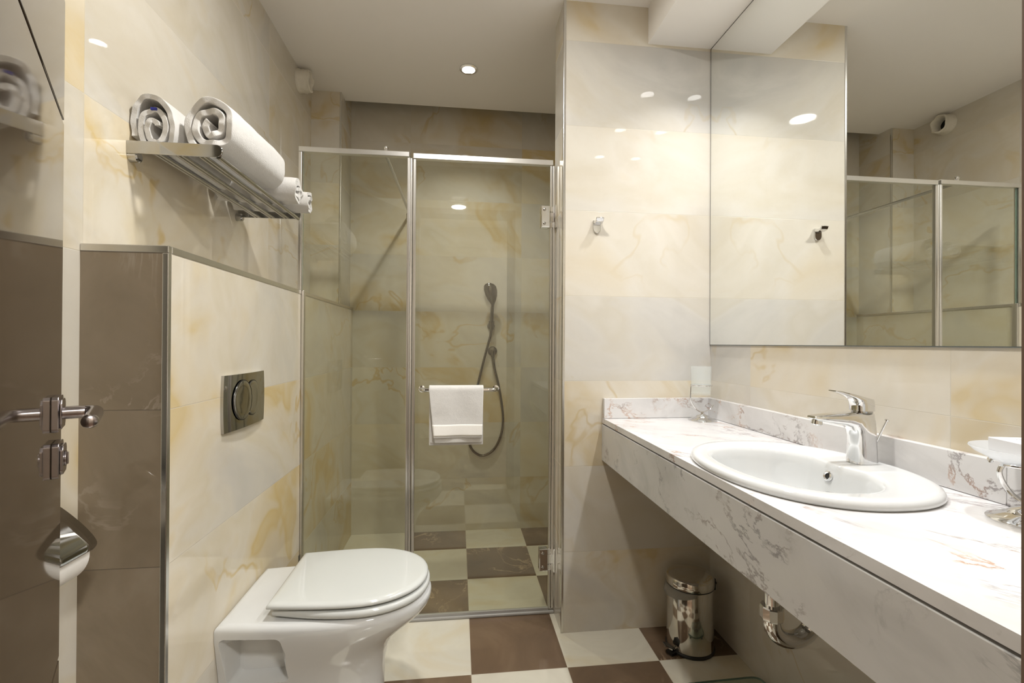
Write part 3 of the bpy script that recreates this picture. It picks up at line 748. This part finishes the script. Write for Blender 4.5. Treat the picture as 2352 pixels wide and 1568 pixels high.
bm = B(); lathe(bm, [(.019, -.0465), (.0480, -.0465), (.0495, -.0445), (.0495, .0445), (.0480, .0465), (.019, .0465)], (RX_, RY_, RZ_), (0,1,0), n=48, caps=False); link('paper', bm, 'paper', tr_)
bm = B(); lathe(bm, [(.0192, -.0465), (.0192, .0465)], (RX_, RY_, RZ_), (0,1,0), n=32, caps=False); link('core', bm, 'hem', tr_)

# ================================================================== MIRROR, HOOK
mr = empty('wall_mirror', (XR, 1.0, ZM), 'large frameless mirror on the wall above the vanity', 'mirror')
bm = B(); quad(bm, [(XR-.005, YE+.01, ZM+.0025), (XR-.005, YP-.0045, ZM+.0025), (XR-.005, YP-.0045, ZS-.004), (XR-.005, YE+.01, ZS-.004)]); link('silvered_face', bm, 'mirror', mr, smooth=False)
bm = B(); box(bm, (XR-.0049, YE+.01, ZM), (XR-.0002, YP-.0018, ZS-.0005)); link('backing_edge', bm, 'mirror_edge', mr, smooth=False)
hk = empty('robe_hook', (.527, YP, 1.55), 'small chrome robe hook on the partition beside the mirror', 'hook')
bm = B(); hxx, hw2 = .5265, .0155
out = [(hxx-hw2, 1.573), (hxx-hw2, 1.542)] + [(hxx - hw2*math.cos(a), 1.542 - .018*math.sin(a)) for a in [math.pi*k/12 for k in range(1, 12)]] + [(hxx+hw2, 1.542), (hxx+hw2, 1.573)]
loft(bm, [[(x, y, z) for x, z in out] for y in (YP, YP-.008)]); link('back_plate', bm, 'chrome', hk, bevel=.0015)
bm = B(); pr = [(YP-.008, 1.573), (YP-.008, 1.559), (YP-.024, 1.556), (YP-.040, 1.562), (YP-.046, 1.574), (YP-.042, 1.577), (YP-.034, 1.568), (YP-.022, 1.566)]
loft(bm, [[(x, y, z) for y, z in pr] for x in (hxx-.014, hxx+.016)]); link('peg', bm, 'chrome', hk, bevel=.0015)

# ================================================================== VANITY
vn = empty('vanity_counter', (.77, 1.0, ZCT), 'white veined marble vanity counter with deep apron', 'counter')
SX, SY, SA, SB = .7625, .969, .2070, .2565              # basin centre and half axes
def sup(a, A, Bx, e=2.25):
    c, s = math.cos(a), math.sin(a)
    return A*math.copysign(abs(c)**(2/e), c), Bx*math.copysign(abs(s)**(2/e), s)
# top with the basin cut-out
bm = B(); n = 72
hole = [(SX + .93*sup(2*math.pi*i/n, SA, SB)[0], SY + .93*sup(2*math.pi*i/n, SA, SB)[1]) for i in range(n)]
x0, x1, y0, y1 = XCT, XR-.0005, YE+.001, YP-.0005
def border(p):
    dx, dy = p[0]-SX, p[1]-SY; ks = []
    if dx > 1e-9: ks.append((x1-SX)/dx)
    if dx < -1e-9: ks.append((x0-SX)/dx)
    if dy > 1e-9: ks.append((y1-SY)/dy)
    if dy < -1e-9: ks.append((y0-SY)/dy)
    k = min(ks); return (SX+dx*k, SY+dy*k)
bord = [border(p) for p in hole]
for c in ((x0,y0),(x1,y0),(x1,y1),(x0,y1)):
    i = min(range(n), key=lambda k: math.hypot(bord[k][0]-c[0], bord[k][1]-c[1])); bord[i] = c
zt, zb = ZCT, ZCT-.019
loft(bm, [[(x, y, zt) for x, y in hole], [(x, y, zt) for x, y in bord], [(x, y, zb) for x, y in bord], [(x, y, zb) for x, y in hole]], caps=False, close=True)
link('top', bm, 'marble', vn, smooth=False)
bm = B(); box(bm, (XCT-.0015, YE+.001, .6538), (XCT+.018, YP-.0005, .7915)); link('apron', bm, 'marble2', vn, smooth=False, bevel=.001)
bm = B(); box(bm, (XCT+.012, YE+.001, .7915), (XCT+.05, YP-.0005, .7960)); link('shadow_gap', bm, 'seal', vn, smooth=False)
bm = B(); box(bm, (.975, YE+.001, ZCT+.0008), (XR-.0003, .7265, .8919)); box(bm, (.975, .7272, ZCT+.0008), (XR-.0003, YP-.0185, .8919)); link('backsplash', bm, 'marble', vn, smooth=False, bevel=.0012)
bm = B(); box(bm, (XCT+.002, YP-.018, ZCT+.0008), (XR-.0003, YP-.0003, .8919)); link('backsplash', bm, 'marble', vn, smooth=False, bevel=.0012)

# basin
sk = empty('wash_basin', (SX, SY, ZCT), 'oval white ceramic basin set into the marble counter', 'sink')
bm = B(); n = 96; rings = []
def oring(k, z): return [(SX + sup(2*math.pi*i/n, SA*k, SB*k)[0], SY + sup(2*math.pi*i/n, SA*k, SB*k)[1], z) for i in range(n)]
IX, IY = .733, .970
def iring(k, z, bump=1.0):
    r = []
    for i in range(n):
        a = 2*math.pi*i/n; x, y = sup(a, .136*k, .196*k, 2.15)
        X = IX + x; Y = IY + y
        lim = IX + .136*k - .028*k*bump*math.exp(-(y/.085)**2)
        if X > lim: X = lim
        r.append((X, Y, z))
    return r
rings = [oring(.94, ZCT+.0003), oring(.985, ZCT+.0004), oring(1.0, ZCT+.005), oring(.998, ZCT+.010), oring(.985, ZCT+.0155), oring(.96, ZCT+.0185), oring(.93, ZCT+.019), oring(.90, ZCT+.0185)]
rings += [iring(1.07, ZCT+.0175), iring(1.03, ZCT+.0165), iring(1.0, ZCT+.013), iring(.975, ZCT+.004), iring(.955, ZCT-.012), iring(.92, ZCT-.045), iring(.86, ZCT-.080), iring(.74, ZCT-.108, .6), iring(.5, ZCT-.124, .3), iring(.25, ZCT-.130, 0), iring(.13, ZCT-.133, 0)]
# underside
under = [iring(.16, ZCT-.142, 0), iring(.55, ZCT-.134, .3), iring(.90, ZCT-.090), iring(.99, ZCT-.03), oring(.90, ZCT-.004)]
loft(bm, rings + under, caps=False, close=True)
link('basin', bm, 'ceramic', sk, auto=60)
bm = B(); lathe(bm, [(.0, .0), (.016, .0), (.0185, .003), (.013, .004), (.012, -.002), (.0, -.003)], (IX, IY, ZCT-.134), n=32); link('drain', bm, 'chrome', sk)
ox = Vector((IX+.136*.955-.028*.955, SY, ZCT-.012)); oax = Vector((-1, 0, .32))
bm = B(); lathe(bm, [(.0062, .0005), (.0062, .003), (.0085, .0052), (.0112, .004), (.0118, .0)], ox, oax, n=32, caps=False); link('overflow_ring', bm, 'chrome', sk)
bm = B(); lathe(bm, [(.0063, .0006), (.0063, .0012)], ox, oax, n=24); link('overflow_shade', bm, 'dark', sk)  # dark disc painted as the shade in the overflow

# faucet
fa = empty('faucet', (.915, .966, ZCT+.019), 'chrome single-lever basin mixer standing behind the bowl', 'faucet')
FYc = .966
def prof_solid(bm, left, right, hw):
    """two matching polylines (left/right edge of the side profile) + half widths, rounded section"""
    rings = []
    for (a, b, w) in zip(left, right, hw):
        a, b = Vector((a[0], 0, a[1])), Vector((b[0], 0, b[1])); c = (a+b)/2; h = (b-a)/2; ring = []
        m = 24
        for k in range(m):
            t = 2*math.pi*k/m; cx_, sy_ = math.cos(t), math.sin(t); e = 2/3.2
            p = c + h*math.copysign(abs(cx_)**e, cx_); ring.append((p.x, FYc + w*math.copysign(abs(sy_)**e, sy_), p.z))
        rings.append(ring)
    loft(bm, rings)
bm = B()
zb_ = ZCT+.0185
L_ = [(.888, zb_), (.8885, .850), (.889, .875), (.889, .895), (.886, .907), (.877, .916), (.860, .9205), (.835, .9235), (.812, .9275), (.797, .9315), (.790, .9365)]
R_ = [(.9455, zb_), (.9450, .850), (.9435, .880), (.9420, .905), (.9405, .925), (.937, .9465), (.905, .9490), (.865, .9480), (.830, .9455), (.802, .9430), (.792, .9410)]
W_ = [.0235, .0228, .0222, .0222, .0222, .0222, .0218, .0205, .019, .0175, .012]
prof_solid(bm, L_, R_, W_); link('body', bm, 'chrome', fa, auto=50)
bm = B(); lathe(bm, [(.0105, .0), (.0115, -.010), (.0095, -.0125), (.0, -.0125)], (.8055, FYc, .9325), (.12, 0, 1), n=24); link('aerator', bm, 'chrome', fa)
bm = B(); lathe(bm, [(.0205, .0), (.0205, .006)], (.917, FYc, .9475), n=32); link('collar', bm, 'chrome_dark', fa)
bm = B()
L_ = [(.895, .952), (.8945, .962), (.8935, .970), (.890, .9765), (.882, .9815), (.868, .987), (.852, .9930), (.842, .9960)]
R_ = [(.9385, .952), (.9385, .962), (.938, .972), (.936, .9785), (.915, .9835), (.888, .9905), (.860, .9968), (.843, .9985)]
W_ = [.0205, .0205, .0205, .0203, .019, .0165, .0145, .011]
prof_solid(bm, L_, R_, W_); link('lever', bm, 'chrome', fa, auto=50)
bm = B(); cyl(bm, (.9505, .9685, .868), (.9635, .950, .930), .0024, 12); lathe(bm, [(.0024, 0), (.0045, .001), (.0045, .004), (.002, .005)], (.9632, .9503, .929), (.0130, -.0185, .062), n=16); cyl(bm, (.943, .9685, .868), (.9525, .9685, .868), .003, 12); link('lift_rod', bm, 'chrome', fa)

# trap below
tp = empty('drain_trap', (.72, .97, .45), 'chrome U-shaped drain trap under the counter', 'drain pipe')
TX0, TX1, TYc = .700, .800, .970
bm = B(); cyl(bm, (TX0, TYc, .665), (TX0, TYc, .500), .0155); cyl(bm, (IX, IY, ZCT-.142), (IX, IY, .70), .019); tube(bm, catmull([(IX, IY, .705), (IX-.006, IY, .69), (TX0+.004, TYc, .68), (TX0, TYc, .66)], 5), .0155, 18); link('tailpipe', bm, 'chrome', tp)
bm = B(); lathe(bm, [(.0165, .015), (.0230, .015), (.0245, .012), (.0245, -.012), (.0230, -.015), (.0165, -.015)], (TX0, TYc, .504), n=10); link('nut', bm, 'chrome', tp, auto=20)
bm = B(); rr = (TX1-TX0)/2
pts = [(TX0, TYc, .505), (TX0, TYc, .492)] + [((TX0+TX1)/2 - rr*math.cos(a), TYc, .482 - .043*math.sin(a)) for a in [math.pi*k/16 for k in range(0, 17)]] + [(TX1, TYc, .50), (TX1, TYc, .56)] + [(TX1+.03-.03*math.cos(a), TYc, .56+.03*math.sin(a)) for a in [math.pi/2*k/6 for k in range(1, 7)]] + [(XR-.001, TYc, .59)]
tube(bm, pts, .0185, 22); link('bend', bm, 'chrome', tp)
bm = B(); lathe(bm, [(.034, 0), (.034, .004), (.02, .012)], (XR, TYc, .59), (-1,0,0)); link('wall_rose', bm, 'chrome', tp)

# tumbler holder + tumbler
def base_dome(bm, c, R): lathe(bm, [(R, .0), (R, .0018), (R*.97, .0035), (R*.80, .0070), (R*.60, .0115), (R*.52, .0128), (R*.50, .0150), (R*.40, .0195), (R*.22, .0228), (R*.16, .0250), (R*.15, .0300), (R*.04, .0310)], c, n=48)
th_c = Vector((.912, 1.655, ZCT+.0002))
thd = empty('tumbler_holder', th_c, 'chrome countertop tumbler holder in the far corner', 'tumbler holder')
bm = B(); base_dome(bm, th_c, .0515); link('base', bm, 'chrome', thd)
ring_c = Vector((.9055, 1.655, .9475)); RR = .0385
bm = B()
ringp = [(ring_c.x - RR*math.cos(a), ring_c.y - RR*math.sin(a), ring_c.z) for a in [2*math.pi*k/36*.86 for k in range(37)]]
armp = catmull([(th_c.x+.046, th_c.y+.006, .873), (th_c.x+.030, th_c.y+.003, .8555), (th_c.x, th_c.y, .8475), (th_c.x-.024, th_c.y, .8575), (ring_c.x-RR-.001, th_c.y, .890), (ring_c.x-RR-.0018, th_c.y, .925), (ring_c.x-RR-.001, th_c.y, .943)], 6)
tube(bm, armp + ringp, .0024, 10); link('ring_arm', bm, 'chrome', thd)
tb_ = link('tumbler', (lambda bm: (lathe(bm, [(.0001, .006), (.031, .006), (.0325, .010), (.0352, .104), (.0362, .1055), (.0368, .104), (.0345, .004), (.033, .0), (.0001, .0)], (ring_c.x, ring_c.y, .9125), n=40, caps=False), bm)[1])(B()), 'frost')
tag(tb_, 'frosted glass tumbler held in the chrome ring', 'tumbler')

# soap dish group, cut by the door frame
so = Vector((.921, .655, ZCT+.0002))
shd = empty('soap_dish_holder', so, 'chrome countertop soap dish holder at the right edge', 'soap dish holder')
bm = B(); base_dome(bm, so, .0515); link('base', bm, 'chrome', shd)
bm = B()
ringp = [(so.x - .048*math.cos(a), so.y - .048*math.sin(a)*.9, .9095) for a in [2*math.pi*k/36*.9 for k in range(37)]]
armp = catmull([(so.x+.046, so.y+.006, .880), (so.x+.030, so.y+.003, .8565), (so.x, so.y, .8475), (so.x-.028, so.y, .8585), (so.x-.048, so.y, .880), (so.x-.0555, so.y, .897), (so.x-.053, so.y-.0005, .9065)], 6)
tube(bm, armp + ringp, .0036, 12); link('ring_arm', bm, 'chrome', shd)
bm = B(); sdsh = [(.0001, .9060), (.034, .9060), (.046, .9105), (.0505, .9145), (.063, .9215), (.070, .9275), (.0715, .9285), (.0722, .9270), (.065, .9195), (.052, .9120), (.044, .9070), (.034, .9030), (.0001, .9030)]
lathe(bm, [(r, z+.0048) for r, z in sdsh], (so.x, so.y, 0), n=48, caps=False)
o = link('soap_dish', bm, 'dish'); tag(o, 'round milky glass soap dish in the chrome ring', 'soap dish')
sb = empty('soap_box', (so.x, so.y, .92), 'small white card box of soap lying in the glass dish', 'soap box')
RS = Matrix.Translation((so.x+.004, so.y-.004, 0)) @ Matrix.Rotation(math.radians(-14), 4, 'Z')
bm = B(); box(bm, (-.042, -.032, .9255), (.042, .032, .9470)); bm.transform(RS); link('carton', bm, 'card', sb, smooth=False, bevel=.001)
bm = B(); rs = random.Random(3)
for row in range(3):
    x = -.022 + row*.0
    for k in range(9 - 2*row):
        w = .0018 + .0012*rs.random(); x += w + .0016
        box(bm, (x, .008 - row*.011, .9469), (x+w, .0105 - row*.011, .94725))
bm.transform(RS); link('print', bm, 'ink', sb, smooth=False)

# ================================================================== PEDAL BIN
bc = Vector((.848, 1.622, 0)); BR = .0815
bn = empty('pedal_bin', bc, 'small polished steel pedal bin under the counter', 'bin')
bm = B(); lathe(bm, [(BR-.006, .010), (BR-.003, .010), (BR, .013), (BR, .222), (BR-.002, .226), (BR-.004, .226)], bc, n=64); link('body', bm, 'steel', bn)
bm = B(); lathe(bm, [(BR+.001, .0), (BR+.003, .002), (BR+.003, .008), (BR, .011)], bc, n=64); link('base_ring', bm, 'black', bn)
bm = B(); lathe(bm, [(BR-.004, .2275), (BR+.0005, .2275), (BR+.001, .231), (BR-.003, .2315)], bc, n=64); link('rim', bm, 'black', bn)
bm = B(); lathe(bm, [(BR-.004, .232), (BR+.0018, .232), (BR+.0022, .2345), (BR+.001, .2575), (BR-.002, .2620), (BR-.008, .2648), (BR*.6, .2690), (BR*.25, .2705), (.0001, .2708)], bc, n=64, caps=False); link('lid', bm, 'steel', bn)
bm = B(); rows = []
for k in range(25):
    a = math.radians(120 + 140*k/24); fl = .012*math.sin(math.pi*k/24)
    rows.append([bm.verts.new((bc.x + (BR+.001+fl*f+.0015*math.sin(k*1.7))*math.cos(a), bc.y + (BR+.001+fl*f)*math.sin(a), .2285 - .030*f**1.2*(.4+.6*math.sin(math.pi*k/24)))) for f in (0, .35, .7, 1)])
for a, b in zip(rows[:-1], rows[1:]):
    for i in range(3): bm.faces.new((a[i], a[i+1], b[i+1], b[i]))
o = link('bag_edge', bm, 'liner', bn); s = o.modifiers.new('t', 'SOLIDIFY'); s.thickness = .0008
bm = B(); box(bm, (bc.x+BR-.004, bc.y-.016, .205), (bc.x+BR+.010, bc.y+.016, .246)); cyl(bm, (bc.x+BR+.007, bc.y-.02, .232), (bc.x+BR+.007, bc.y+.02, .232), .005); link('lid_hinge', bm, 'black', bn, bevel=.002)
pd = Vector((-.93, -.37, 0)).normalized(); ps = Vector((-pd.y, pd.x, 0))
bm = B(); p0 = bc + pd*(BR+.001)
tube(bm, [p0 + Vector((0,0,.014)), p0 + pd*.014 + Vector((0,0,.014))], .006, 8)
q = [p0 + pd*a + ps*b + Vector((0,0,z)) for a, b, z in ((.010, -.017, .020), (.010, .017, .020), (.030, .022, .028), (.043, .0, .033), (.030, -.022, .028))]
loft(bm, [[v for v in q], [v + Vector((0, 0, .006)) for v in q]])
pe = link('pedal', bm, 'chrome_dark', bn, smooth=False, bevel=.001)
bm = B(); q2 = [v + Vector((0, 0, .0062)) for v in q]; loft(bm, [q2, [v + Vector((0, 0, .002)) for v in q2]]); link('grip_pad', bm, 'black', pe, smooth=False)
bm = B(); q3 = [p0 + pd*a + ps*b + Vector((0,0,z)) for a, b, z in ((-.004, -.014, 0.0), (-.004, .014, 0.0), (.022, .014, 0.0), (.022, -.014, 0.0))]; loft(bm, [q3, [v + Vector((0, 0, .009)) for v in q3]]); link('foot', bm, 'black', bn, smooth=False)

# ================================================================== GLASS SCALE on the floor
gs = empty('bathroom_scale', (.838, 1.268, 0), 'clear glass bathroom scale on the floor under the counter', 'scale')
SM = Matrix.Translation((.838, 1.268, 0)) @ Matrix.Rotation(math.radians(1.5), 4, 'Z')
bm = B(); slab(bm, [(x, y) for x, y in [( .145*math.copysign(1, c)*min(1, abs(c)**.18), .145*math.copysign(1, s)*min(1, abs(s)**.18)) for c, s in [(math.cos(2*math.pi*(k+.5)/48), math.sin(2*math.pi*(k+.5)/48)) for k in range(48)]]], .020, .027, .0015); bm.transform(SM); bm.normal_update()
bmesh.ops.recalc_face_normals(bm, faces=bm.faces)
for f in bm.faces: f.material_index = 0 if abs(f.normal.z) > .95 else 1
link('platform', bm, ['clear', 'glass_edge'], gs)
for sx in (-1, 1):
    for sy in (-1, 1):
        bm = B(); lathe(bm, [(.018, .0), (.020, .004), (.020, .0195)], (sx*.105, sy*.105, 0), n=28); bm.transform(SM); link('foot', bm, 'seal', gs)
bm = B(); box(bm, (-.05, -.02, .011), (.05, .02, .0195)); bm.transform(SM); link('display', bm, 'black', gs, smooth=False)
